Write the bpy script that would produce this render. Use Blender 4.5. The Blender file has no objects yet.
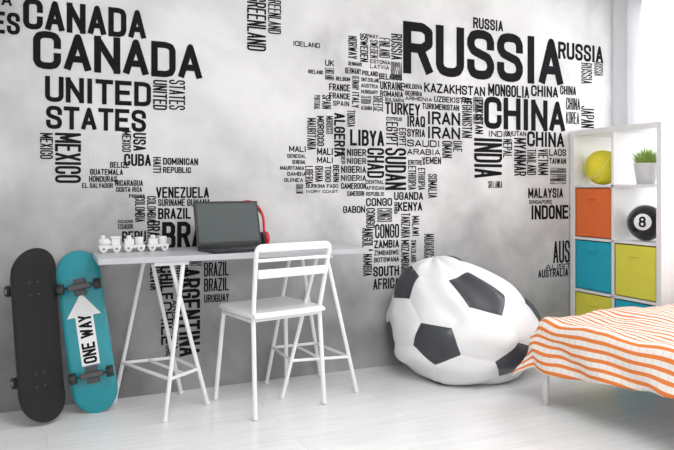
import bpy, bmesh, math, random
from mathutils import Vector, Matrix, noise
random.seed(4)
sc = bpy.context.scene
sc.view_settings.view_transform = 'Standard'
COL = sc.collection

# ------------------------------------------------------------------ helpers
def mat(name, col, rough=0.5, metal=0.0, bump=0.0, bscale=60.0, coat=0.0, var=0.0, vscale=8.0, spec=None):
    m = bpy.data.materials.new(name); m.use_nodes = True
    nt = m.node_tree; b = nt.nodes['Principled BSDF']
    b.inputs['Base Color'].default_value = (*col, 1)
    b.inputs['Roughness'].default_value = rough
    b.inputs['Metallic'].default_value = metal
    b.inputs['Coat Weight'].default_value = coat
    if spec is not None: b.inputs['Specular IOR Level'].default_value = spec
    tc = nt.nodes.new('ShaderNodeTexCoord')
    if bump > 0:
        n = nt.nodes.new('ShaderNodeTexNoise'); n.inputs['Scale'].default_value = bscale
        n.inputs['Detail'].default_value = 4
        bp = nt.nodes.new('ShaderNodeBump'); bp.inputs['Strength'].default_value = bump
        bp.inputs['Distance'].default_value = 0.01
        nt.links.new(tc.outputs['Object'], n.inputs['Vector'])
        nt.links.new(n.outputs['Fac'], bp.inputs['Height'])
        nt.links.new(bp.outputs['Normal'], b.inputs['Normal'])
    if var > 0:
        n = nt.nodes.new('ShaderNodeTexNoise'); n.inputs['Scale'].default_value = vscale
        mx = nt.nodes.new('ShaderNodeMix'); mx.data_type = 'RGBA'
        mx.inputs[6].default_value = (*[c * (1 - var) for c in col], 1)
        mx.inputs[7].default_value = (*[min(1, c * (1 + var)) for c in col], 1)
        nt.links.new(tc.outputs['Object'], n.inputs['Vector'])
        nt.links.new(n.outputs['Fac'], mx.inputs[0])
        nt.links.new(mx.outputs[2], b.inputs['Base Color'])
    return m

def obj(name, verts, faces, mats, parent=None, smooth=False, fm=None):
    me = bpy.data.meshes.new(name)
    me.from_pydata([tuple(v) for v in verts], [], faces); me.update()
    if not isinstance(mats, (list, tuple)): mats = [mats]
    for m in mats: me.materials.append(m)
    if fm:
        for p, i in zip(me.polygons, fm): p.material_index = i
    if smooth:
        for p in me.polygons: p.use_smooth = True
    o = bpy.data.objects.new(name, me); COL.objects.link(o)
    if parent: o.parent = parent
    return o

def empty(name, loc=(0, 0, 0)):
    e = bpy.data.objects.new(name, None); e.empty_display_size = 0.1
    COL.objects.link(e)
    return e

def box(name, lo, hi, m, parent=None, bevel=0.0, M=None, segs=2):
    bm = bmesh.new()
    bmesh.ops.create_cube(bm, size=1)
    for v in bm.verts:
        v.co = Vector([lo[i] + (v.co[i] + .5) * (hi[i] - lo[i]) for i in range(3)])
    if bevel > 0:
        bmesh.ops.bevel(bm, geom=bm.edges[:], offset=bevel, segments=segs, profile=0.5, affect='EDGES')
    if M is not None: bm.transform(M)
    me = bpy.data.meshes.new(name); bm.to_mesh(me); bm.free()
    me.materials.append(m)
    o = bpy.data.objects.new(name, me); COL.objects.link(o)
    if parent: o.parent = parent
    return o

def boxes(name, lst, m, parent=None, bevel=0.0):
    bm = bmesh.new()
    for lo, hi in lst:
        b2 = bmesh.new(); bmesh.ops.create_cube(b2, size=1)
        for v in b2.verts:
            v.co = Vector([lo[i] + (v.co[i] + .5) * (hi[i] - lo[i]) for i in range(3)])
        if bevel > 0: bmesh.ops.bevel(b2, geom=b2.edges[:], offset=bevel, segments=2, profile=.5, affect='EDGES')
        t = bpy.data.meshes.new('t'); b2.to_mesh(t); b2.free(); bm.from_mesh(t); bpy.data.meshes.remove(t)
    me = bpy.data.meshes.new(name); bm.to_mesh(me); bm.free(); me.materials.append(m)
    o = bpy.data.objects.new(name, me); COL.objects.link(o)
    if parent: o.parent = parent
    return o

def cyl(name, a, b, r, m, parent=None, r2=None, seg=24, bevel=0.0, M=None):
    a = Vector(a); b = Vector(b); d = b - a
    bm = bmesh.new()
    bmesh.ops.create_cone(bm, cap_ends=True, segments=seg, radius1=r, radius2=r if r2 is None else r2, depth=d.length)
    if bevel > 0:
        es = [e for e in bm.edges if len(e.link_faces) == 2 and any(len(f.verts) > 4 for f in e.link_faces)]
        bmesh.ops.bevel(bm, geom=es, offset=bevel, segments=3, profile=.5, affect='EDGES')
    T = Matrix.Translation((a + b) / 2) @ d.to_track_quat('Z', 'Y').to_matrix().to_4x4()
    bm.transform(T)
    if M is not None: bm.transform(M)
    for f in bm.faces: f.smooth = len(f.verts) <= 4
    me = bpy.data.meshes.new(name); bm.to_mesh(me); bm.free(); me.materials.append(m)
    o = bpy.data.objects.new(name, me); COL.objects.link(o)
    if parent: o.parent = parent
    return o

def tube(name, pts, r, m, parent=None, cyclic=False, smooth=False):
    cu = bpy.data.curves.new(name, 'CURVE'); cu.dimensions = '3D'
    sp = cu.splines.new('NURBS' if smooth else 'POLY'); sp.points.add(len(pts) - 1)
    for p, q in zip(sp.points, pts): p.co = (*q, 1)
    sp.use_cyclic_u = cyclic
    if smooth: sp.order_u = 3; sp.use_endpoint_u = not cyclic
    cu.bevel_depth = r; cu.bevel_resolution = 4; cu.use_fill_caps = True
    t = bpy.data.objects.new('tmp', cu); COL.objects.link(t)
    dg = bpy.context.evaluated_depsgraph_get()
    me = bpy.data.meshes.new_from_object(t.evaluated_get(dg))
    bpy.data.objects.remove(t)
    me.name = name; me.materials.clear(); me.materials.append(m)
    for p in me.polygons: p.use_smooth = True
    o = bpy.data.objects.new(name, me); COL.objects.link(o)
    if parent: o.parent = parent
    return o

def bent(pts, rad=0.03, n=5):
    """round the corners of a polyline"""
    pts = [Vector(p) for p in pts]; out = [pts[0]]
    for i in range(1, len(pts) - 1):
        p0, p, p1 = pts[i - 1], pts[i], pts[i + 1]
        a = p + (p0 - p).normalized() * rad; c = p + (p1 - p).normalized() * rad
        for k in range(n + 1):
            t = k / n
            out.append(a * (1 - t) ** 2 + p * 2 * t * (1 - t) + c * t * t)
    out.append(pts[-1]); return out

def sphere(name, c, r, m, parent=None, seg=48):
    bm = bmesh.new(); bmesh.ops.create_uvsphere(bm, u_segments=seg, v_segments=seg // 2, radius=r)
    bmesh.ops.translate(bm, verts=bm.verts, vec=Vector(c))
    for f in bm.faces: f.smooth = True
    me = bpy.data.meshes.new(name); bm.to_mesh(me); bm.free(); me.materials.append(m)
    o = bpy.data.objects.new(name, me); COL.objects.link(o)
    if parent: o.parent = parent
    return o

# ------------------------------------------------------------------ stroke lettering (condensed grotesque)
O_ = [(0,.16),(0,.84),(.12,.96),(.35,1),(.65,1),(.88,.96),(1,.84),(1,.16),(.88,.04),(.65,0),(.35,0),(.12,.04),(0,.16)]
G = {
'A':[[(0,0),(.5,1),(1,0)],[(.22,.28),(.78,.28)]],
'B':[[(0,0),(0,1)],[(0,1),(.7,1),(.95,.9),(.95,.64),(.7,.53),(0,.53)],[(.7,.53),(1,.42),(1,.12),(.7,0),(0,0)]],
'C':[[(1,.68),(1,.84),(.88,.96),(.65,1),(.35,1),(.12,.96),(0,.84),(0,.16),(.12,.04),(.35,0),(.65,0),(.88,.04),(1,.16),(1,.32)]],
'D':[[(0,0),(0,1)],[(0,1),(.6,1),(.9,.95),(1,.82),(1,.18),(.9,.05),(.6,0),(0,0)]],
'E':[[(0,0),(0,1)],[(0,1),(.95,1)],[(0,.52),(.8,.52)],[(0,0),(.95,0)]],
'F':[[(0,0),(0,1)],[(0,1),(.95,1)],[(0,.52),(.8,.52)]],
'G':[[(1,.7),(1,.84),(.88,.96),(.65,1),(.35,1),(.12,.96),(0,.84),(0,.16),(.12,.04),(.35,0),(.65,0),(.88,.04),(1,.16),(1,.48),(.6,.48)]],
'H':[[(0,0),(0,1)],[(1,0),(1,1)],[(0,.52),(1,.52)]],
'I':[[(.5,0),(.5,1)]],
'J':[[(1,1),(1,.16),(.88,.04),(.6,0),(.35,0),(.1,.06),(0,.2)]],
'K':[[(0,0),(0,1)],[(1,1),(.1,.45)],[(.3,.58),(1,0)]],
'L':[[(0,1),(0,0)],[(0,0),(.95,0)]],
'M':[[(0,0),(0,1)],[(0,1),(.5,.2),(1,1)],[(1,0),(1,1)]],
'N':[[(0,0),(0,1)],[(0,1),(1,0)],[(1,0),(1,1)]],
'O':[O_],
'P':[[(0,0),(0,1)],[(0,1),(.7,1),(1,.9),(1,.58),(.7,.46),(0,.46)]],
'Q':[O_,[(.6,.2),(1,-.02)]],
'R':[[(0,0),(0,1)],[(0,1),(.7,1),(1,.9),(1,.62),(.7,.5),(0,.5)],[(.6,.5),(1,0)]],
'S':[[(1,.74),(1,.84),(.88,.96),(.65,1),(.35,1),(.12,.96),(0,.84),(0,.7),(.15,.58),(.85,.44),(1,.3),(1,.16),(.88,.04),(.65,0),(.35,0),(.12,.04),(0,.16),(0,.26)]],
'T':[[(0,1),(1,1)],[(.5,0),(.5,1)]],
'U':[[(0,1),(0,.16),(.12,.04),(.35,0),(.65,0),(.88,.04),(1,.16),(1,1)]],
'V':[[(0,1),(.5,0),(1,1)]],
'W':[[(0,1),(.25,0),(.5,.85),(.75,0),(1,1)]],
'X':[[(0,0),(1,1)],[(0,1),(1,0)]],
'Y':[[(0,1),(.5,.45),(1,1)],[(.5,.45),(.5,0)]],
'Z':[[(0,1),(1,1),(0,0),(1,0)]],
'8':[[(.3,.53),(.05,.66),(.05,.86),(.3,1),(.7,1),(.95,.86),(.95,.66),(.7,.53),(.3,.53),(0,.4),(0,.13),(.3,0),(.7,0),(1,.13),(1,.4),(.7,.53)]],
}
def letters(word, W, H, wt=0.18):
    """2D polygons of a word filling a W x H box (origin lower-left)"""
    rel = {'I': .42, 'M': 1.25, 'W': 1.35, ' ': .5}
    ws = [rel.get(c, 1.0) for c in word]; gap = .11
    tot = sum(ws) + gap * (len(word) - 1)
    cw = W / tot; T = min(wt * H, cw * .33); x = 0; polys = []
    for c, w in zip(word, ws):
        if c != ' ':
            x0 = x + T / 2; ww = w * cw - T; hh = H - T
            for pl in G[c]:
                P = [Vector((x0 + px * ww, T / 2 + py * hh)) for px, py in pl]
                closed = (P[0] - P[-1]).length < 1e-6
                for i in range(len(P) - 1):
                    a, b = P[i], P[i + 1]
                    d = (b - a)
                    if d.length < 1e-6: continue
                    d.normalize(); n = Vector((-d.y, d.x)) * T / 2
                    diag = abs(d.x) > .1 and abs(d.y) > .1
                    ex = T * (.5 if not diag else .35)
                    if i == 0 and not closed: a = a - d * ex
                    if i == len(P) - 2 and not closed: b = b + d * ex
                    polys.append([a - n, b - n, b + n, a + n])
                    if i > 0 or closed:
                        polys.append([P[i] + Vector((math.cos(k * math.pi / 4), math.sin(k * math.pi / 4))) * T / 2 for k in range(8)])
        x += (w + gap) * cw
    return polys

# ------------------------------------------------------------------ materials
M_white = mat('white_lacquer', (.86, .86, .86), .35)
M_metalw = mat('white_powder_coated_steel', (.90, .90, .90), .35)
M_black = mat('black_plastic', (.015, .015, .017), .4)
M_ink = mat('mural_ink', (.014, .014, .016), .9, spec=.05)

# wallpaper: cloudy grey concrete print
def wall_mat():
    m = bpy.data.materials.new('cloudy_grey_wallpaper'); m.use_nodes = True
    nt = m.node_tree; N = nt.nodes; L = nt.links; b = N['Principled BSDF']
    b.inputs['Roughness'].default_value = .85
    b.inputs['Specular IOR Level'].default_value = .2
    tc = N.new('ShaderNodeTexCoord')
    def noise_(scale, det, dist=0):
        n = N.new('ShaderNodeTexNoise'); n.inputs['Scale'].default_value = scale; n.inputs['Detail'].default_value = det
        n.inputs['Roughness'].default_value = .55; n.inputs['Distortion'].default_value = dist
        L.new(tc.outputs['Object'], n.inputs['Vector']); return n.outputs['Fac']
    def math_(op, a, b_):
        q = N.new('ShaderNodeMath'); q.operation = op
        for i, v in enumerate((a, b_)):
            if isinstance(v, (int, float)): q.inputs[i].default_value = v
            else: L.new(v, q.inputs[i])
        return q.outputs[0]
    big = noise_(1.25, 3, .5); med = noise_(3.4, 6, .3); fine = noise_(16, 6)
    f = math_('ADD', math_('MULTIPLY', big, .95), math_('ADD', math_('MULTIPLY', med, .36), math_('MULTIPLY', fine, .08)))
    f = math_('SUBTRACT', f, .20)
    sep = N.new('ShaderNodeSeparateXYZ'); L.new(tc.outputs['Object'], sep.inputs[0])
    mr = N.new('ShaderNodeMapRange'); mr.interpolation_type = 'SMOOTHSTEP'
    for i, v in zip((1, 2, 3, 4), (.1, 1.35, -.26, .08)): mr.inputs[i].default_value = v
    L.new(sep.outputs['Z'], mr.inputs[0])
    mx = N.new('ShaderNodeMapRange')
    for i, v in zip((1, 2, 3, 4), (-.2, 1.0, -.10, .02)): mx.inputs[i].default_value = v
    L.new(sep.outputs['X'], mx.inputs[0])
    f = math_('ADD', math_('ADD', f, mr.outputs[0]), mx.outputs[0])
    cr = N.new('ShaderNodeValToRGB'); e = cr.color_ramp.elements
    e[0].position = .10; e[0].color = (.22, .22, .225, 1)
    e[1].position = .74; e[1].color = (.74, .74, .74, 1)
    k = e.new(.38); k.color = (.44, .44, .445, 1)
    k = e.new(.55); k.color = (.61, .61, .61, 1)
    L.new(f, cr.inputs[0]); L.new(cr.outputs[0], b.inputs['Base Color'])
    return m
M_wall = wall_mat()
M_plain = mat('white_wall_paint', (.85, .85, .85), .8, bump=.05, bscale=120)

def floor_mat():
    m = bpy.data.materials.new('white_floor_boards'); m.use_nodes = True
    nt = m.node_tree; N = nt.nodes; L = nt.links; b = N['Principled BSDF']
    b.inputs['Roughness'].default_value = .25
    tc = N.new('ShaderNodeTexCoord')
    br = N.new('ShaderNodeTexBrick'); br.inputs['Scale'].default_value = 1
    br.inputs['Brick Width'].default_value = 1.6; br.inputs['Row Height'].default_value = .16
    br.inputs['Mortar Size'].default_value = .0015; br.offset = .37
    br.inputs['Color1'].default_value = (.93, .93, .93, 1); br.inputs['Color2'].default_value = (.89, .89, .89, 1)
    br.inputs['Mortar'].default_value = (.74, .74, .74, 1)
    L.new(tc.outputs['Object'], br.inputs['Vector'])
    mp = N.new('ShaderNodeMapping'); mp.inputs['Scale'].default_value = (1.5, 22, 1)
    L.new(tc.outputs['Object'], mp.inputs[0])
    n = N.new('ShaderNodeTexNoise'); n.inputs['Scale'].default_value = 2; n.inputs['Detail'].default_value = 6
    L.new(mp.outputs[0], n.inputs['Vector'])
    cr = N.new('ShaderNodeValToRGB'); cr.color_ramp.elements[0].color = (.92, .92, .92, 1); cr.color_ramp.elements[0].position = .3
    cr.color_ramp.elements[1].color = (1, 1, 1, 1); cr.color_ramp.elements[1].position = .6
    L.new(n.outputs['Fac'], cr.inputs[0])
    mx = N.new('ShaderNodeMix'); mx.data_type = 'RGBA'; mx.blend_type = 'MULTIPLY'; mx.inputs[0].default_value = 1
    L.new(br.outputs['Color'], mx.inputs[6]); L.new(cr.outputs[0], mx.inputs[7])
    L.new(mx.outputs[2], b.inputs['Base Color'])
    return m
M_floor = floor_mat()

# ------------------------------------------------------------------ room
WY = 3.61; RX = 3.90; CH = 2.7; LX = -1.9; FY = -1.6
box('floor', (LX, FY, -.1), (RX + .12, WY + .12, 0), M_floor)
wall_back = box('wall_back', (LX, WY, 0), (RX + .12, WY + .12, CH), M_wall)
wy0, wy1, wz0, wz1 = .7, 3.42, .85, 2.45
boxes('wall_right', [((RX, FY, 0), (RX + .12, wy0, CH)), ((RX, wy1, 0), (RX + .12, WY, CH)),
                     ((RX, wy0, 0), (RX + .12, wy1, wz0)), ((RX, wy0, wz1), (RX + .12, wy1, CH))], M_plain)
box('wall_left', (LX - .12, FY, 0), (LX, WY, CH), M_plain)
box('ceiling', (LX, FY, CH), (RX + .12, WY + .12, CH + .1), M_plain)
# window
win = empty('window_1')
fr = .05
boxes('window_frame', [((RX + .02, wy0, wz0), (RX + .09, wy1, wz0 + fr)), ((RX + .02, wy0, wz1 - fr), (RX + .09, wy1, wz1)),
      ((RX + .02, wy0, wz0), (RX + .09, wy0 + fr, wz1)), ((RX + .02, wy1 - fr, wz0), (RX + .09, wy1, wz1)),
      ((RX + .02, 2.03, wz0), (RX + .09, 2.10, wz1))], M_white, win)
# sheer curtain
m = bpy.data.materials.new('sheer_voile'); m.use_nodes = True
nt = m.node_tree; N = nt.nodes; L = nt.links; out = N['Material Output']; N.remove(N['Principled BSDF'])
d = N.new('ShaderNodeBsdfDiffuse'); d.inputs[0].default_value = (.90, .91, .93, 1)
t = N.new('ShaderNodeBsdfTranslucent'); t.inputs[0].default_value = (.88, .89, .92, 1)
tr = N.new('ShaderNodeBsdfTransparent')
m1 = N.new('ShaderNodeMixShader'); m1.inputs[0].default_value = .5; L.new(d.outputs[0], m1.inputs[1]); L.new(t.outputs[0], m1.inputs[2])
m2 = N.new('ShaderNodeMixShader'); m2.inputs[0].default_value = .22; L.new(m1.outputs[0], m2.inputs[1]); L.new(tr.outputs[0], m2.inputs[2])
L.new(m2.outputs[0], out.inputs[0])
vs, fs = [], []; n = 260
for i in range(n + 1):
    y = .6 + (3.59 - .6) * i / n
    x = 3.850 + .026 * math.sin(i * .55) + .010 * math.sin(i * .21)
    vs += [(x, y, .04), (x, y, 2.6)]
for i in range(n): fs.append((2 * i, 2 * i + 2, 2 * i + 3, 2 * i + 1))
cur = empty('window_curtain')
obj('curtain_fabric', vs, fs, m, cur, True)
cyl('curtain_rod', (3.855, .5, 2.61), (3.855, 3.6, 2.61), .012, M_metalw, cur)

# ------------------------------------------------------------------ mural lettering on the back wall
# word boxes were measured on the photo and are rectified here onto the real wall plane
TH = math.tan(math.radians(23.9)); CS = math.cos(math.radians(23.9)); SN = math.sin(math.radians(23.9)); F = 655.; HC = 1.095
def wall_x(u):
    q = (u - 337) / F
    return WY * (TH + q) / (1 - q * TH)
def wall_z(u, v):
    return HC - (v - 190) * (WY * CS + wall_x(u) * SN) / F
WORDS = [
('ES',-8,20,12,34,0),('CANADA',-60,12,-12,4,0),('CANADA',23,146,2,36,0),('CANADA',33,202,35,76,0),('UNITED',45,151,78,105,0),('STATES',46,146,107,131,0),
('UNITED',153,167,80,110,1),('STATES',169,185,80,110,1),('MEXICO',55,81,133,183,1),('MEXICO',40,53,133,159,1),
('CUBA',124,151,154,166,0),('MEXICO',122,131,131,152,1),('USA',133,146,133,151,1),('BELIZE',110,129,162,168,0),('GUATEMALA',90,123,169,175,0),('HONDURAS',89,117,176,182,0),
('EL SALVADOR',82,113,183,188,0),('NICARAGUA',115,143,180,186,0),('COSTA RICA',116,142,187,192,0),('PANAMA',129,145,194,198,0),
('DOMINICAN',163,198,158,165,0),('REPUBLIC',163,191,167,173,0),('HAITI',153,161,157,173,1),
('GREENLAND',247,266,-4,51,1),('GREENLAND',268,281,-4,34,1),
('VENEZUELA',156,209,187,198,0),('COLOMBIA',135,145,197,222,1),('COLOMBIA',147,156,196,222,1),('SURINAME',158,185,199,206,0),('GUYANA',187,210,199,206,0),
('BRAZIL',158,191,208,219,0),('ECUADOR',118,133,224,229,0),('ECUADOR',118,133,220,223,0),('PERU',122,146,231,242,0),('BRAZIL',147,160,221,250,1),('BRAZIL',162,240,221,249,0),
('PERU',140,158,243,252,0),('BOLIVIA',150,162,262,290,1),('CHILE',160,173,266,300,1),('CHILE',161,172,302,345,1),('BRAZIL',176,188,262,290,1),
('ARGENTINA',179,200,268,356,1),('BRAZIL',204,229,262,276,0),('BRAZIL',204,229,278,291,0),('URUGUAY',204,229,294,302,0),('PARAGUAY',190,202,250,266,1),
('ARGENTINA',172,178,300,350,1),('CHILE',166,171,345,360,1),
('ICELAND',293,320,42,47,0),
('RUSSIA',403,563,27,82,0),('RUSSIA',558,603,44,61,0),('RUSSIA',473,503,19,30,0),('RUSSIA',581,592,63,84,1),('RUSSIA',594,603,62,76,1),
('KAZAKHSTAN',424,485,84,95,0),('MONGOLIA',488,529,85,97,0),('CHINA',531,558,86,97,0),('CHINA',560,576,86,95,0),
('CHINA',484,565,98,131,0),('CHINA',527,564,132,147,0),('CHINA',566,580,98,110,0),('KOREA',566,579,112,124,0),('JAPAN',581,594,106,128,1),
('RUSSIA',391,402,34,60,1),('RUSSIA',391,402,62,80,0),
('UZBEKISTAN',434,471,97,103,0),('KYRGYZSTAN',473,483,97,112,0),('TAJIKISTAN',473,483,114,124,1),
('TURKEY',385,420,103,115,0),('TURKMENISTAN',422,459,104,110,0),('IRAQ',407,425,116,127,0),('IRAN',427,460,112,125,0),('IRAN',427,460,127,139,0),
('SAUDI',407,440,140,147,0),('ARABIA',407,440,149,155,0),('SYRIA',407,425,129,137,0),('YEMEN',422,441,157,164,0),('OMAN',442,452,141,158,1),('UAE',453,462,141,152,1),
('AFGHANISTAN',462,472,97,138,1),('PAKISTAN',475,483,100,134,1),('INDIA',474,502,138,178,1),('INDIA',488,511,131,137,0),('NEPAL',503,512,139,158,1),
('SRI LANKA',488,502,181,188,0),('BHUTAN',505,526,131,136,0),
('MYANMAR',514,526,138,176,1),('THAILAND',527,536,149,175,1),('VIETNAM',538,548,149,175,1),('LAOS',549,566,149,156,0),('TAIWAN',549,566,158,164,0),
('MALAYSIA',528,563,188,198,0),('SINGAPORE',529,552,200,204,0),('INDONESIA',531,585,205,219,0),('PHILIPPINES',550,566,168,184,1),
('AUSTRALIA',553,600,240,262,0),('AUSTRALIA',538,568,269,277,0),('AUSTRALIA',545,600,263,268,0),
# europe
('NORWAY',348,357,36,59,1),('SWEDEN',360,368,37,62,1),('FINLAND',379,390,38,58,1),('NORWAY',360,378,34,38,0),('SWEDEN',370,378,40,58,1),
('ESTONIA',370,390,60,64,0),('LATVIA',370,389,65,69,0),('BELARUS',379,402,74,80,0),('UKRAINE',380,404,82,90,0),('POLAND',362,378,71,76,0),
('DENMARK',348,362,62,66,0),('GERMANY',345,361,68,74,0),('GERMANY',352,359,76,90,1),('FRANCE',329,350,84,91,0),('FRANCE',329,350,93,99,0),
('IRELAND',308,323,70,74,0),('UK',325,334,60,66,0),('ENGLAND',325,334,68,80,1),('BELGIUM',336,350,77,81,0),('SPAIN',322,331,95,109,1),('PORTUGAL',314,320,95,110,1),
('SPAIN',333,349,101,106,0),('ITALY',352,359,92,108,1),('SWITZERLAND',361,379,78,82,0),('AUSTRIA',361,378,84,88,0),('HUNGARY',361,378,90,94,0),
('ROMANIA',380,403,91,97,0),('SERBIA',361,371,96,104,1),('GREECE',373,383,96,112,1),('BULGARIA',385,404,98,102,0),('MOLDOVA',404,422,84,89,0),
('GEORGIA',405,422,91,96,0),('ARMENIA',405,432,97,101,0),('ALBANIA',361,372,106,110,0),('CYPRUS',386,402,117,121,0),
# africa
('MOROCCO',317,324,116,146,1),('MOROCCO',326,333,116,134,1),('ALGERIA',334,345,113,157,1),('TUNISIA',347,355,110,127,1),('LIBYA',350,384,130,146,0),
('EGYPT',386,398,122,146,1),('EGYPT',399,406,128,146,1),('SUDAN',385,406,148,190,1),('CHAD',367,384,148,178,1),('NIGER',347,366,149,156,0),('NIGER',347,366,158,164,0),
('MALI',317,333,148,155,0),('MALI',317,333,157,163,0),('MAURITANIA',307,316,118,150,1),('SENEGAL',287,306,154,158,0),('SENEGAL',292,306,160,164,0),('MAURITANIA',280,304,166,170,0),
('GAMBIA',287,306,172,176,0),('GUINEA',284,303,178,182,0),('SIERRA LEONE',296,303,184,194,1),('LIBERIA',305,313,166,184,1),('GHANA',315,323,166,182,1),('MALI',289,306,146,152,0),
('TOGO',325,331,166,182,1),('BURKINA FASO',306,338,184,188,0),('BENIN',333,339,165,182,1),('NIGERIA',341,366,166,173,0),('NIGERIA',341,366,175,181,0),('IVORY COAST',306,338,190,193,0),
('CAMEROON',341,366,183,189,0),('NIGER',341,345,150,164,1),('GABON',343,365,206,213,0),('CAMEROON',347,364,191,196,0),('CENTRAL',366,384,180,184,0),('AFRICAN',366,384,186,190,0),
('REPUBLIC',366,384,192,196,0),('CONGO',366,392,198,206,0),('CONGO',366,375,208,228,1),('CONGO',377,392,208,222,1),('UGANDA',394,423,192,200,0),('KENYA',398,422,202,211,0),
('ETHIOPIA',408,416,166,190,1),('ETHIOPIA',418,425,168,190,1),('SOMALIA',428,437,174,198,1),('ERITREA',408,425,160,165,0),('RWANDA',394,398,202,214,1),
('ANGOLA',362,373,228,252,1),('TANZANIA',401,410,213,238,1),('ZAMBIA',374,399,240,248,0),('CONGO',375,399,224,238,0),('MALAWI',412,419,216,236,1),
('ZIMBABWE',374,399,250,255,0),('BOTSWANA',374,399,257,262,0),('NAMIBIA',363,372,254,276,1),('SOUTH',373,399,266,276,0),('AFRICA',373,399,278,289,0),
('MOZAMBIQUE',401,409,240,276,1),('MADAGASCAR',424,434,234,262,1),('SWAZILAND',411,416,240,262,1),
]
vs, fs = [], []
for w, u0, u1, v0, v1, rot in WORDS:
    k_ = .33 if (u1 - u0) > 60 else .5
    ua, ub = u0 + (u1 - u0) * k_, u1 - (u1 - u0) * k_
    xa, xb = wall_x(u0), wall_x(u1)
    # the measured box encloses a word that converges to the right
    zb = wall_z(ua if v0 < 190 else ub, v0); za = wall_z(ub if v1 < 190 else ua, v1)
    W, H = xb - xa, zb - za
    if rot: P = letters(w, H, W)
    else: P = letters(w, W, H)
    for pi_, pl in enumerate(P):
        k = len(vs); yy = WY - .0012 - .00012 * (pi_ % 9)
        for p in pl:
            if rot: x, z = xa + p.y, zb - p.x
            else: x, z = xa + p.x, za + p.y
            if z > CH - .01: z = CH - .01
            vs.append((x, yy, z))
        fs.append(tuple(range(k, k + len(pl))))
obj('world_map_lettering', vs, fs, M_ink, wall_back)

# ------------------------------------------------------------------ desk (trestle table)
desk = empty('trestle_desk')
DY0, DY1, DX0, DX1, DZ = 3.12, 3.585, .21, 1.57, .785
M_dtop = mat('grey_desk_laminate', (.50, .51, .53), .35, var=.03)
box('tabletop', (DX0, DY0, DZ - .028), (DX1, DY1, DZ), M_dtop, desk, .003)
r = .0105; zt = DZ - .034
def trestle(tag, legs, beam):
    a, b = beam
    box('top_beam_' + tag, (a - .02, DY0 + .02, zt - .012), (b + .02, DY1 - .02, zt + .006), M_metalw, desk, .003)
    pos = {}
    for k, (tp, bt) in legs.items():
        tube('leg_%s_%s' % (tag, k), [(tp[0], tp[1], zt), (bt[0], bt[1], 0.004)], r, M_metalw, desk)
        cyl('foot_%s_%s' % (tag, k), (bt[0], bt[1], 0), (bt[0], bt[1], .016), .014, M_white, desk)
        def at(z, tp=tp, bt=bt):
            q = 1 - z / zt
            return Vector((tp[0] + (bt[0] - tp[0]) * q, tp[1] + (bt[1] - tp[1]) * q, z))
        pos[k] = at
    for z in (.20, ):
        q = [pos[k](z) for k in ('fl', 'bl', 'br', 'fr')]
        for i in range(4):
            tube('rail_%s_%d' % (tag, i), [q[i], q[(i + 1) % 4]], r * .8, M_metalw, desk)
        tube('rail_%s_mid' % tag, [(q[0] + q[3]) / 2, (q[1] + q[2]) / 2], r * .7, M_metalw, desk)
trestle('left', {'fl': ((.595, 3.15), (.51, 3.155)), 'bl': ((.47, 3.54), (.32, 3.555)),
                 'fr': ((.54, 3.17), (.75, 3.32)), 'br': ((.50, 3.54), (.66, 3.555))}, (.48, .60))
trestle('right', {'fl': ((1.29, 3.17), (1.13, 3.26)), 'bl': ((1.28, 3.54), (1.14, 3.555)),
                  'fr': ((1.34, 3.16), (1.535, 3.20)), 'br': ((1.34, 3.54), (1.47, 3.555))}, (1.27, 1.35))

# ------------------------------------------------------------------ chair
chair = empty('desk_chair')
M_ch = mat('white_chair_plastic', (.90, .90, .905), .3)
rr = Vector((.978, .208, 0)); ff = Vector((-.208, .978, 0)); o0 = Vector((.905, 3.0, 0)); up = Vector((0, 0, 1))
def C(a, b, z): return o0 + rr * a + ff * b + up * z
MC = Matrix(((rr.x, ff.x, 0, o0.x), (rr.y, ff.y, 0, o0.y), (0, 0, 1, 0), (0, 0, 0, 1)))
W = .40
pts = [C(.0, 0, .005), C(.008, .035, .49), C(-.012, -.035, .828), C(W + .012 - .0, -.035, .828), C(W - .008, .035, .49), C(W, 0, .005)]
tube('back_frame', bent(pts, .035), .0115, M_ch, chair)
box('top_rail', (.0, -.045, .800), (W, -.027, .830), M_ch, chair, .006, M=MC)
box('back_slat_1', (.0, -.034, .752), (W, -.020, .768), M_ch, chair, .004, M=MC)
box('back_slat_2', (.004, -.026, .672), (W - .004, -.008, .715), M_ch, chair, .006, M=MC)
tube('front_leg_left', bent([C(.015, .36, .49), C(-.018, .395, .005)], .01), .0115, M_ch, chair)
tube('front_leg_right', bent([C(W - .015, .36, .49), C(W + .018, .395, .005)], .01), .0115, M_ch, chair)
vs, fs = [], []; n = 24
def seat_pt(i, j, top):
    x = -1 + 2 * i / n; y = -1 + 2 * j / n
    xx = x * math.sqrt(1 - y * y * .5 * abs(x) ** 6 * .25); yy = y * math.sqrt(1 - x * x * .5 * abs(y) ** 6 * .25)
    e = max(abs(x), abs(y)); z = .508 - .008 * (1 - e ** 2) - (.012 * max(0, (e - .88) / .12) ** 2)
    if not top: z = .482
    return C(W / 2 + xx * (W / 2 + .018), .19 + yy * .205, z)
for top in (1, 0):
    for j in range(n + 1):
        for i in range(n + 1): vs.append(seat_pt(i, j, top))
S = (n + 1) ** 2
for j in range(n):
    for i in range(n):
        a = j * (n + 1) + i
        fs.append((a, a + 1, a + n + 2, a + n + 1)); fs.append((S + a, S + a + n + 1, S + a + n + 2, S + a + 1))
ring = [i for i in range(n)] + [(j * (n + 1) + n) for j in range(n)] + [n * (n + 1) + n - i for i in range(n)] + [(n - j) * (n + 1) for j in range(n)]
for k in range(len(ring)):
    a, b = ring[k], ring[(k + 1) % len(ring)]
    fs.append((a, S + a, S + b, b))
obj('seat', vs, fs, M_ch, chair, False)
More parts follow.
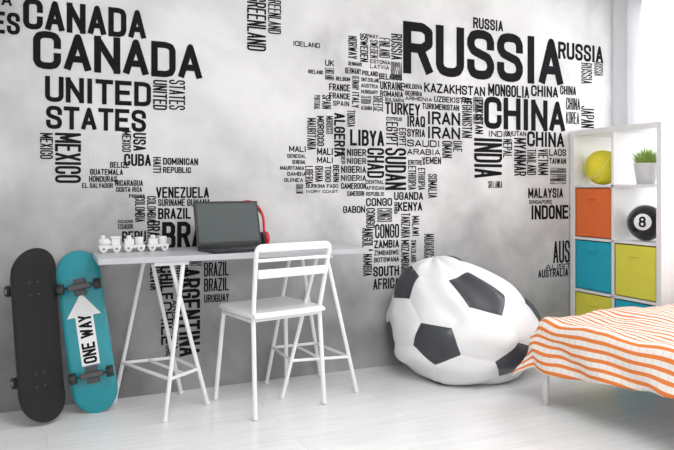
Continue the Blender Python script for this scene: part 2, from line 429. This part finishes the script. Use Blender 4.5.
tube('seat_rail_left', [C(.008, .035, .462), C(.01, .365, .462)], .010, M_ch, chair)
tube('seat_rail_right', [C(W - .008, .035, .462), C(W - .01, .365, .462)], .010, M_ch, chair)
tube('seat_rail_back', [C(.008, .033, .468), C(W - .008, .033, .468)], .010, M_ch, chair)
tube('seat_rail_front', [C(.01, .365, .462), C(W - .01, .365, .462)], .010, M_ch, chair)

# ------------------------------------------------------------------ laptop
lap = empty('laptop')
M_lap = mat('charcoal_laptop_shell', (.035, .035, .04), .35, metal=.4)
M_scr = mat('laptop_screen', (.08, .095, .095), .22, coat=.2)
M_key = mat('laptop_keys', (.02, .02, .022), .5)
an = math.radians(12)
ML = Matrix.Translation((.70, 3.335, DZ + .001)) @ Matrix.Rotation(an, 4, 'Z')
LW, LD = .375, .205
box('base', (0, -LD, 0), (LW, 0, .018), M_lap, lap, .004, M=ML)
ks = []
for a in range(15):
    for b in range(5):
        x = .02 + a * .0225; y = -.03 - b * .021
        ks.append(((x, y - .018, .017), (x + .0195, y, .0205)))
k = boxes('keyboard', ks, M_key, lap); k.data.transform(ML)
box('touchpad', (.14, -.195, .0175), (.235, -.145, .0187), M_scr, lap, M=ML)
MLid = ML @ Matrix.Translation((0, -.002, .016)) @ Matrix.Rotation(math.radians(-13), 4, 'X')
box('lid', (0, 0, 0), (LW, .009, .240), M_lap, lap, .004, M=MLid)
box('screen', (.014, -.0012, .022), (LW - .014, .001, .227), M_scr, lap, M=MLid)
cyl('hinge', (.02, 0, .017), (LW - .02, 0, .017), .007, M_lap, lap, M=ML)

# ------------------------------------------------------------------ headphones (propped behind the lid)
hp = empty('headphones')
M_red = mat('red_headphone_plastic', (.62, .02, .03), .3)
M_pad = mat('black_ear_pad', (.02, .02, .02), .7)
MH = ML @ Matrix.Translation((LW - .030, .052, .0)) @ Matrix.Rotation(math.radians(-13), 4, 'X')
arc = []
for i in range(25):
    t = math.pi * i / 24
    arc.append(MH @ Vector((.092 * math.cos(t), 0, .162 + .112 * math.sin(t))))
arc = [MH @ Vector((.086, 0, .09))] + arc + [MH @ Vector((-.086, 0, .09))]
tube('headband', arc, .0075, M_red, hp, smooth=True)
tube('headband_pad', [p + Vector((0, 0, -.010)) for p in arc[5:-5]], .006, M_pad, hp, smooth=True)
for s in (-1, 1):
    cyl('ear_cup_%d' % s, (s * .098, 0, .062), (s * .076, 0, .062), .040, M_red, hp, bevel=.006, M=MH)
    cyl('ear_pad_%d' % s, (s * .076, 0, .062), (s * .056, 0, .062), .037, M_pad, hp, bevel=.006, M=MH)
lo = min((v.co.z for c in hp.children for v in c.data.vertices))
for c in hp.children: c.data.transform(Matrix.Translation((0, 0, DZ + .001 - lo)))

# ------------------------------------------------------------------ toy train on the desk
tr_ = empty('toy_train')
M_toy = mat('white_painted_wood', (.85, .85, .85), .5)
M_toy2 = mat('grey_wheel', (.35, .35, .35), .5)
for c, x0 in enumerate((.235, .352, .469)):
    y = 3.45; z = DZ
    box('wagon_%d_chassis' % c, (x0, y - .025, z + .018), (x0 + .105, y + .025, z + .034), M_toy, tr_, .003)
    if c == 0:
        box('cab', (x0 + .06, y - .025, z + .034), (x0 + .10, y + .025, z + .070), M_toy, tr_, .003)
        box('cab_roof', (x0 + .054, y - .03, z + .069), (x0 + .105, y + .03, z + .077), M_toy, tr_, .002)
        cyl('boiler', (x0 + .002, y, z + .050), (x0 + .06, y, z + .050), .019, M_toy, tr_)
        cyl('chimney', (x0 + .02, y, z + .064), (x0 + .02, y, z + .084), .008, M_toy, tr_, r2=.012)
    else:
        box('wagon_%d_box_a' % c, (x0 + .005, y - .025, z + .034), (x0 + .05, y + .025, z + .062), M_toy, tr_, .003)
        cyl('wagon_%d_drum' % c, (x0 + .077, y, z + .034), (x0 + .077, y, z + .072), .021, M_toy, tr_, bevel=.004)
        cyl('wagon_%d_peg' % c, (x0 + .027, y, z + .062), (x0 + .027, y, z + .080), .012, M_toy, tr_, bevel=.002)
    for wx in (.022, .083):
        for s in (-1, 1):
            cyl('wheel_%d_%d_%d' % (c, wx * 1000, s), (x0 + wx, y + s * .025, z + .018), (x0 + wx, y + s * .034, z + .018), .018, M_toy, tr_, bevel=.002)
            cyl('hub_%d_%d_%d' % (c, wx * 1000, s), (x0 + wx, y + s * .034, z + .018), (x0 + wx, y + s * .036, z + .018), .007, M_toy2, tr_)
    if c < 2: cyl('coupling_%d' % c, (x0 + .1, y, z + .026), (x0 + .122, y, z + .026), .004, M_toy2, tr_)

# ------------------------------------------------------------------ skateboards
M_grip = mat('black_grip_tape', (.022, .022, .023), .95, bump=.3, bscale=600)
M_teal = mat('turquoise_deck_paint', (.012, .30, .36), .35, coat=.3)
M_ply = mat('maple_ply_edge', (.5, .36, .2), .6)
M_whl_b = mat('black_urethane_wheel', (.02, .02, .02), .4)
M_whl_w = mat('grey_wheel_core', (.45, .45, .45), .4)
M_steel = mat('truck_steel', (.10, .10, .105), .35, metal=.7)
M_paint = mat('white_deck_print', (.9, .9, .9), .4)
def skateboard(name, Mx, under, top, L=.81, Wd=.205, edge=M_ply, wx=.102):
    p = empty(name); nl, nw = 72, 10; vs, fs, fm = [], [], []
    hl = L / 2
    for side in (1, 0):
        for i in range(nl + 1):
            th = -math.cos(math.pi * i / nl); y = hl * th
            e = hl - abs(y); R_ = .115
            w = Wd / 2 * (math.sqrt(max(0, 1 - ((R_ - e) / R_) ** 2)) if e < R_ else 1)
            for j in range(nw + 1):
                t = -1 + 2 * j / nw
                z = .35 * max(0, abs(y) - .27) + .006 * t * t * (1 if abs(y) < .3 else .5) + (.011 if side else 0)
                vs.append(Mx @ Vector((t * max(w, .004), y, z)))
    S = (nl + 1) * (nw + 1); st = nw + 1
    for i in range(nl):
        for j in range(nw):
            a = i * st + j
            fs.append((a, a + 1, a + st + 1, a + st)); fm.append(0)
            fs.append((S + a, S + a + st, S + a + st + 1, S + a + 1)); fm.append(1)
    ring = [j for j in range(nw)] + [i * st + nw for i in range(nl)] + [nl * st + nw - j for j in range(nw)] + [(nl - i) * st for i in range(nl)]
    for k in range(len(ring)):
        a, b = ring[k], ring[(k + 1) % len(ring)]
        fs.append((a, S + a, S + b, b)); fm.append(2)
    obj('deck', vs, fs, [top, under, edge], p, True, fm)
    for k, y in enumerate((-.215, .215)):
        box('truck_base_%d' % k, (-.028, y - .042, -.012), (.028, y + .042, .002), M_steel, p, .002, M=Mx)
        cyl('kingpin_%d' % k, (0, y, -.012), (0, y, -.05), .014, M_steel, p, M=Mx)
        box('hanger_%d' % k, (-.055, y - .014, -.058), (.055, y + .014, -.034), M_steel, p, .005, M=Mx)
        cyl('axle_%d' % k, (-wx - .006, y, -.052), (wx + .006, y, -.052), .004, M_steel, p, M=Mx)
        for s in (-1, 1):
            cyl('wheel_%d_%d' % (k, s), (s * (wx - .034), y, -.052), (s * wx, y, -.052), .027, M_whl_b, p, bevel=.006, M=Mx)
            cyl('bearing_%d_%d' % (k, s), (s * wx, y, -.052), (s * (wx + .0015), y, -.052), .011, M_whl_w, p, M=Mx)
            for yy in (-.03, .03):
                cyl('bolt_%d_%d_%d' % (k, s, yy * 100), (s * .02, y + yy, .0112), (s * .02, y + yy, .0128), .004, M_steel, p, M=Mx, seg=12)
    return p
def board_matrix(foot, head, normal_hint):
    foot = Vector(foot); head = Vector(head); y = (head - foot).normalized()
    z = Vector(normal_hint); z = (z - y * z.dot(y)).normalized(); x = y.cross(z)
    c = (foot + head) / 2
    return Matrix(((x.x, y.x, z.x, c.x), (x.y, y.y, z.y, c.y), (x.z, y.z, z.z, c.z), (0, 0, 0, 1)))
MB = board_matrix((-.018, 3.385, .012), (-.072, 3.48, .808), (.45, -1, 0))
skateboard('skateboard', MB, M_grip, M_grip, Wd=.212, edge=M_black, wx=.107)
MT = board_matrix((.228, 3.37, .01), (.128, 3.545, .795), (.12, 1, 0))
sk = skateboard('skateboard', MT, M_teal, M_grip, Wd=.210)
def under(a, b, h=.0016): return MT @ Vector((-a, b, -h + .006 * (a / .105) ** 2))
vv = []; ff_ = []
nseg = 8
for i in range(nseg + 1):
    a = -.042 + .084 * i / nseg; vv += [under(a, -.17), under(a, .07)]
for i in range(nseg): ff_.append((2 * i, 2 * i + 2, 2 * i + 3, 2 * i + 1))
k = len(vv)
for i in range(nseg + 1):
    a = -.08 + .16 * i / nseg; vv += [under(a, .07), under(a, .07 + .115 * (1 - abs(a) / .08))]
for i in range(nseg): ff_.append((k + 2 * i, k + 2 * i + 2, k + 2 * i + 3, k + 2 * i + 1))
obj('arrow_print', vv, ff_, M_paint, sk)
vv, ff_ = [], []
for pl in letters('ONE WAY', .235, .062, .2):
    k = len(vv)
    for p in pl: vv.append(under(.031 - p.y, -.16 + p.x, .0030))
    ff_.append(tuple(range(k, k + len(pl))))
obj('one_way_lettering', vv, ff_, M_ink, sk)

# ------------------------------------------------------------------ football bean bag
bb = empty('football_bean_bag')
phi = (1 + 5 ** .5) / 2
IV = [Vector(v).normalized() for v in [(0,1,phi),(0,-1,phi),(0,1,-phi),(0,-1,-phi),(1,phi,0),(-1,phi,0),(1,-phi,0),(-1,-phi,0),(phi,0,1),(phi,0,-1),(-phi,0,1),(-phi,0,-1)]]
nb = {i: [j for j in range(12) if j != i and IV[i].dot(IV[j]) > .4] for i in range(12)}
A0 = IV[0]; B0 = IV[nb[0][0]]
tow = Vector((-.57, -.82, 0)).normalized()
rgt = Vector((-tow.y, tow.x, 0))
def dirw(a, b, c): return (rgt * a + Vector((0, 0, 1)) * b + tow * c).normalized()
A1 = dirw(-.32, -.07, .90); B1 = dirw(.28, .58, .78)
def frame(a, b):
    x = a; z = a.cross(b).normalized(); y = z.cross(x)
    return Matrix((x, y, z)).transposed()
Rm = frame(A1, B1) @ frame(A0, B0).inverted()
IVr = [Rm @ v for v in IV]
BC = Vector((2.275, 3.285, .28))
def shape(d, puff):
    up_ = max(d.z, 0); dn = max(-d.z, 0)
    rad = .435 * (1 + .06 * min(dn, .5) - .08 * up_ ** 2)
    p = Vector((d.x * rad, d.y * rad, d.z * (.375 if d.z > 0 else .35)))
    p += d * puff
    p -= rgt * (.16 * up_ ** 2)
    p.z += .03 * up_ ** 5
    side = max(0, d.dot(rgt))
    p += rgt * (.045 * side * (1 - up_))
    nz = noise.noise(d * 1.9 + Vector((3, 1, 7)))
    az = math.atan2(d.y, d.x)
    g = math.sin(az * 9 + 2.2 * d.z + 2 * nz) * .007 * min(1, up_ * 2.2)
    s = math.sin(d.z * 11 + 3 * nz + 1.2 * math.sin(az * 2)) * .008 * (1 - up_)
    p += d * (.028 * nz + g + s)
    p += BC
    if p.z < .006: p.z = .006
    if p.y > WY - .008: p.y = WY - .008
    return p
polys = []
def pt(i, j): return IVr[i] * (2 / 3) + IVr[j] * (1 / 3)
def sortring(ps, c):
    c = c.normalized(); u = ps[0] - c * ps[0].dot(c); u.normalize(); v = c.cross(u)
    return sorted(ps, key=lambda p: math.atan2(p.dot(v), p.dot(u)))
for i in range(12):
    ps = [pt(i, j) for j in nb[i]]; c = sum(ps, Vector()) / 5
    polys.append((1, sortring(ps, c), c))
for i in range(12):
    for j in nb[i]:
        for k in nb[i]:
            if i < j < k and k in nb[j]:
                ps = [pt(i, j), pt(j, i), pt(j, k), pt(k, j), pt(k, i), pt(i, k)]; c = sum(ps, Vector()) / 6
                polys.append((0, sortring(ps, c), c))
M_bw = mat('white_faux_leather', (.86, .86, .86), .36, bump=.2, bscale=8)
M_bb = mat('dark_faux_leather', (.045, .048, .058), .34, bump=.2, bscale=8)
vs, fs, fm = [], [], []; n = 16
for mi, ring, c in polys:
    for q in range(len(ring)):
        a, b = ring[q], ring[(q + 1) % len(ring)]; idx = {}
        for i in range(n + 1):
            for j in range(n + 1 - i):
                bc, ba = i / n, j / n; be = 1 - bc - ba
                d = (c * bc + a * ba + b * be).normalized()
                idx[(i, j)] = len(vs)
                vs.append(shape(d, .010 * (1 - (1 - bc) ** 4) - .003))
        for i in range(n):
            for j in range(n - i):
                fs.append((idx[(i, j)], idx[(i + 1, j)], idx[(i, j + 1)])); fm.append(mi)
                if i + j < n - 1:
                    fs.append((idx[(i + 1, j)], idx[(i + 1, j + 1)], idx[(i, j + 1)])); fm.append(mi)
o = obj('bag_cover', vs, fs, [M_bw, M_bb], bb, True, fm)
bm = bmesh.new(); bm.from_mesh(o.data); bmesh.ops.remove_doubles(bm, verts=bm.verts, dist=.0004)
bmesh.ops.recalc_face_normals(bm, faces=bm.faces)
bm.to_mesh(o.data); bm.free()

# ------------------------------------------------------------------ cube shelf
sh = empty('cube_shelving_unit')
SX0, SX1, SY0, SY1, SZ = 3.415, 3.80, 2.84, 3.60, 1.515
to, ti = .038, .018
parts = [((SX0, SY0, 0), (SX1, SY0 + to, SZ)), ((SX0, SY1 - to, 0), (SX1, SY1, SZ)),
         ((SX0, SY0 + to, SZ - to), (SX1, SY1 - to, SZ)), ((SX0, SY0 + to, 0), (SX1, SY1 - to, to))]
ym = (SY0 + SY1) / 2
parts.append(((SX0 + .002, ym - ti / 2, to), (SX1, ym + ti / 2, SZ - to)))
ph = (SZ - 2 * to - 3 * ti) / 4; rows = []
z = to
for i in range(4):
    rows.append((z, z + ph))
    if i < 3: parts.append(((SX0 + .002, SY0 + to, z + ph), (SX1, SY1 - to, z + ph + ti)))
    z += ph + ti
boxes('shelf_carcass', parts, M_white, sh, .0015)
cols = {'near': (SY0 + to, ym - ti / 2), 'far': (ym + ti / 2, SY1 - to)}
M_or = mat('orange_fabric_box', (.84, .17, .04), .75, bump=.1, bscale=300, var=.05)
M_tq = mat('turquoise_fabric_box', (.015, .42, .56), .75, bump=.1, bscale=300, var=.05)
M_ye = mat('yellow_green_fabric_box', (.80, .74, .08), .75, bump=.1, bscale=300, var=.05)
def bin_(name, col, row, m):
    y0, y1 = cols[col]; z0, z1 = rows[row]; g = .004
    e = empty(name)
    y0 += g; y1 -= g; x0 = SX0 + .01; x1 = SX1 - .01; z0 += .001; z1 -= .008; t = .008
    boxes('box_walls', [((x0, y0, z0), (x0 + t, y1, z1)), ((x1 - t, y0, z0), (x1, y1, z1)), ((x0, y0, z0), (x1, y0 + t, z1)),
                        ((x0, y1 - t, z0), (x1, y1, z1)), ((x0, y0, z0), (x1, y1, z0 + t))], m, e, .002)
    yc = (y0 + y1) / 2
    tube('box_handle', bent([(x0 + .001, yc - .04, z1 - .05), (x0 - .008, yc - .035, z1 - .07), (x0 - .008, yc + .035, z1 - .07), (x0 + .001, yc + .04, z1 - .05)], .008), .004, m, e)
bin_('orange_storage_box', 'far', 2, M_or)
bin_('turquoise_storage_box', 'far', 1, M_tq)
bin_('yellow_storage_box', 'near', 1, M_ye)
bin_('yellow_storage_box', 'far', 0, M_ye)
bin_('turquoise_storage_box', 'near', 0, M_tq)
M_tb = mat('yellow_felt', (.85, .74, .05), .9, bump=.4, bscale=200)
zb = rows[3][0]
tb = empty('giant_tennis_ball'); rb = .120; cb = Vector((3.545, (cols['far'][0] + cols['far'][1]) / 2 + .03, zb + rb + .001))
sphere('felt_ball', cb, rb, M_tb, tb)
sm = []
for i in range(80):
    t = 2 * math.pi * i / 80
    p = Vector((math.cos(t) * .75 + math.cos(3 * t) * .25, math.sin(t) * .75 - math.sin(3 * t) * .25, math.sin(2 * t) * .87)).normalized()
    sm.append(cb + (Matrix.Rotation(.8, 3, 'Z') @ Matrix.Rotation(.5, 3, 'X') @ p) * rb)
tube('seam', sm, .003, mat('ball_seam', (.85, .8, .4), .8), tb, cyclic=True)
eb = empty('eight_ball'); re = .116; ce = Vector((3.545, (cols['near'][0] + cols['near'][1]) / 2 + .02, rows[2][0] + re + .001))
sphere('ball', ce, re, mat('black_gloss_ball', (.008, .008, .009), .12, coat=.5), eb)
dn = Vector((-.86, -.50, .08)).normalized()
dx = Vector((.50, -.86, 0)).normalized(); dz = dx.cross(dn); dz = dz if dz.z > 0 else -dz
def onball(a, b, rad): return ce + (dn + dx * a + dz * b).normalized() * rad
vv, ff_ = [onball(0, 0, re + .0012)], []
for rg in range(1, 5):
    for k in range(32):
        t = 2 * math.pi * k / 32; q = .5 * rg / 4
        vv.append(onball(q * math.cos(t), q * math.sin(t), re + .0012))
for k in range(32):
    ff_.append((0, 1 + k, 1 + (k + 1) % 32))
    for rg in range(3):
        a = 1 + rg * 32 + k; b = 1 + rg * 32 + (k + 1) % 32
        ff_.append((a, a + 32, b + 32, b))
obj('number_disc', vv, ff_, M_paint, eb, True)
vv, ff_ = [], []
for pl in letters('8', .36, .60, .18):
    k = len(vv)
    for p in pl: vv.append(onball(p.x - .18, p.y - .30, re + .003))
    ff_.append(tuple(range(k, k + len(pl))))
obj('number_eight', vv, ff_, M_ink, eb)
# potted grass
pg = empty('potted_grass'); pc = Vector((3.52, (cols['near'][0] + cols['near'][1]) / 2 + .0, zb + .001))
prof = [(.0, 0), (.055, 0), (.074, .125), (.078, .128), (.078, .135), (.070, .135), (.066, .11), (0, .11)]
vs, fs = [], []; sg = 32
for rad, z in prof:
    for k in range(sg): vs.append(pc + Vector((rad * math.cos(2 * math.pi * k / sg), rad * math.sin(2 * math.pi * k / sg), z)))
for i in range(len(prof) - 1):
    for k in range(sg):
        a = i * sg + k; b = i * sg + (k + 1) % sg
        fs.append((a, b, b + sg, a + sg))
obj('pot', vs, fs, mat('white_ceramic', (.80, .80, .80), .3), pg, True)
M_gr = mat('grass_green', (.30, .46, .08), .6, var=.35, vscale=40)
vs, fs = [], []
for q in range(560):
    a = random.uniform(0, 6.283); fr_ = math.sqrt(random.random()); rad = .060 * fr_
    b = pc + Vector((rad * math.cos(a), rad * math.sin(a), .11))
    ln = random.uniform(.06, .155); out_ = Vector((math.cos(a), math.sin(a), 0)) * random.uniform(.0, .085) * fr_
    wv = Vector((-math.sin(a + random.random()), math.cos(a), 0)) * .0022
    k = len(vs)
    for s in range(4):
        t = s / 3; p = b + Vector((0, 0, ln * (t - .25 * t * t * fr_))) + out_ * t * t
        w = wv * (1 - t * .85); vs += [p - w, p + w]
    for s in range(3): fs.append((k + 2 * s, k + 2 * s + 1, k + 2 * s + 3, k + 2 * s + 2))
obj('grass', vs, fs, M_gr, pg)

# ------------------------------------------------------------------ bed
bed = empty('bed')
BX0, BX1, BY0, BY1, BZ = 2.30, 3.80, .62, 2.67, .41
boxes('bed_frame', [((BX0 + .03, BY0, .27), (BX0 + .06, BY1 - .03, .31)), ((BX1 - .04, BY0, .27), (BX1, BY1 - .03, .31)), ((BX0 + .03, BY0, .27), (BX1, BY0 + .04, .31)),
                    ((BX0 + .03, BY1 - .07, .27), (BX1, BY1 - .03, .31)), ((BX0 + .03, BY0, .285), (BX1, BY1 - .03, .305))], M_white, bed, .004)
for i, (x, y) in enumerate([(BX0 + .02, BY1 - .055), (BX1 - .05, BY1 - .05), (BX0 + .05, BY0 + .05), (BX1 - .05, BY0 + .05)]):
    cyl('leg_%d' % i, (x, y, 0), (x, y, .30), .017, M_white, bed)
box('mattress', (BX0 + .01, BY0 + .01, .305), (BX1 - .01, BY1 - .01, BZ), mat('white_mattress', (.85, .85, .85), .8), bed, .04, segs=4)
def duvet_mat():
    m = bpy.data.materials.new('orange_striped_cotton'); m.use_nodes = True
    nt = m.node_tree; N = nt.nodes; L = nt.links; b = N['Principled BSDF']; b.inputs['Roughness'].default_value = .85
    uv = N.new('ShaderNodeUVMap'); uv.uv_map = 'UVMap'
    def wave(dirn, sc_, dist, p0, p1):
        w = N.new('ShaderNodeTexWave'); w.wave_type = 'BANDS'; w.bands_direction = dirn; w.inputs['Scale'].default_value = sc_
        w.inputs['Distortion'].default_value = dist; w.inputs['Detail'].default_value = 1.0; w.inputs['Detail Scale'].default_value = .3
        L.new(uv.outputs[0], w.inputs['Vector'])
        cr = N.new('ShaderNodeMapRange'); cr.inputs[1].default_value = p0; cr.inputs[2].default_value = p1
        L.new(w.outputs['Fac'], cr.inputs[0]); return cr.outputs[0]
    s1 = wave('X', 7.8, 2.0, .58, .68)
    s2 = wave('Y', 8.0, 1.0, .90, .98)
    mul = N.new('ShaderNodeMath'); mul.operation = 'MULTIPLY'; mul.inputs[1].default_value = .22; L.new(s2, mul.inputs[0])
    mxm = N.new('ShaderNodeMath'); mxm.operation = 'MAXIMUM'; L.new(s1, mxm.inputs[0]); L.new(mul.outputs[0], mxm.inputs[1])
    mx = N.new('ShaderNodeMix'); mx.data_type = 'RGBA'
    mx.inputs[6].default_value = (.86, .82, .77, 1); mx.inputs[7].default_value = (.80, .22, .045, 1)
    L.new(mxm.outputs[0], mx.inputs[0]); L.new(mx.outputs[2], b.inputs['Base Color'])
    return m
NA, step = 120, .018
ex, ey = BX0 - .005, BY1 + .005
DY_ = .24
ny = int((ey + DY_ - BY0) / step)
vs, fs, uvs = [], [], []
zt_ = BZ + .03; rc = .055
for j in range(ny + 1):
    py = BY0 + j * step
    q = min(1, max(0, (py - 1.6) / 1.0)); DDx = .13 + .11 * q * q * (3 - 2 * q)
    for i in range(NA + 1):
        px = (ex - DDx) + (BX1 - ex + DDx) * (i / NA)
        ax = max(0, ex + rc - px); ay = max(0, py - (ey - rc)); dd = math.hypot(ax, ay)
        puff = .018 * noise.noise(Vector((px * 3, py * 3, 0))) + .010 * noise.noise(Vector((px * 8, py * 8, 3)))
        base = Vector((max(px, ex + rc), min(py, ey - rc), zt_ + puff * 1.3))
        if dd > 0:
            dirv = Vector((-ax, ay, 0)) / dd; arc_ = rc * math.pi / 2
            if dd < arc_:
                t = dd / rc; off = dirv * rc * math.sin(t); dz_ = -rc * (1 - math.cos(t))
            else:
                q2 = dd - arc_; corner = 2 * min(ax, ay) / dd
                wave = .014 * math.sin((py * 1.0 - px) * 17) * min(1, q2 / .1)
                off = dirv * (rc + q2 * (.10 + .18 * corner) + wave); dz_ = -rc - q2 * (.98 - .14 * corner)
            base = base + off + Vector((0, 0, dz_))
        vs.append(base); uvs.append((px, py))
for j in range(ny):
    for i in range(NA):
        a = j * (NA + 1) + i; fs.append((a, a + 1, a + NA + 2, a + NA + 1))
o = obj('bedspread', vs, fs, duvet_mat(), bed, True)
ul = o.data.uv_layers.new(name='UVMap')
for lp in o.data.loops: ul.data[lp.index].uv = uvs[lp.vertex_index]
so = o.modifiers.new('thick', 'SOLIDIFY'); so.thickness = .008; so.offset = 1

# ------------------------------------------------------------------ lights
w = bpy.data.worlds.new('World'); sc.world = w; w.use_nodes = True
w.node_tree.nodes['Background'].inputs[0].default_value = (1, 1, 1, 1)
w.node_tree.nodes['Background'].inputs[1].default_value = 1.12
def area(name, loc, target, sx, sy, p, col=(1, 1, 1)):
    l = bpy.data.lights.new(name, 'AREA'); l.shape = 'RECTANGLE'; l.size = sx; l.size_y = sy; l.energy = p; l.color = col
    o = bpy.data.objects.new(name, l); COL.objects.link(o); o.location = loc
    o.rotation_euler = (Vector(target) - Vector(loc)).to_track_quat('-Z', 'Y').to_euler()
area('daylight_window', (4.6, 2.0, 1.8), (2.0, 2.0, .9), 2.6, 1.9, 140)
area('overhead_fill', (1.1, 1.1, 2.6), (1.2, 1.6, 0), 1.6, 1.2, 44)  # added fill under the ceiling to brighten the room, no visible fixture

# ------------------------------------------------------------------ camera
cd = bpy.data.cameras.new('camera'); cam = bpy.data.objects.new('camera', cd); COL.objects.link(cam)
cam.location = (0, 0, HC); cam.rotation_euler = (math.radians(90), 0, math.radians(-23.9))
cd.sensor_width = 36; cd.lens = 36 * F / 674; cd.shift_y = -35 / 674; cd.clip_start = .05
sc.camera = cam
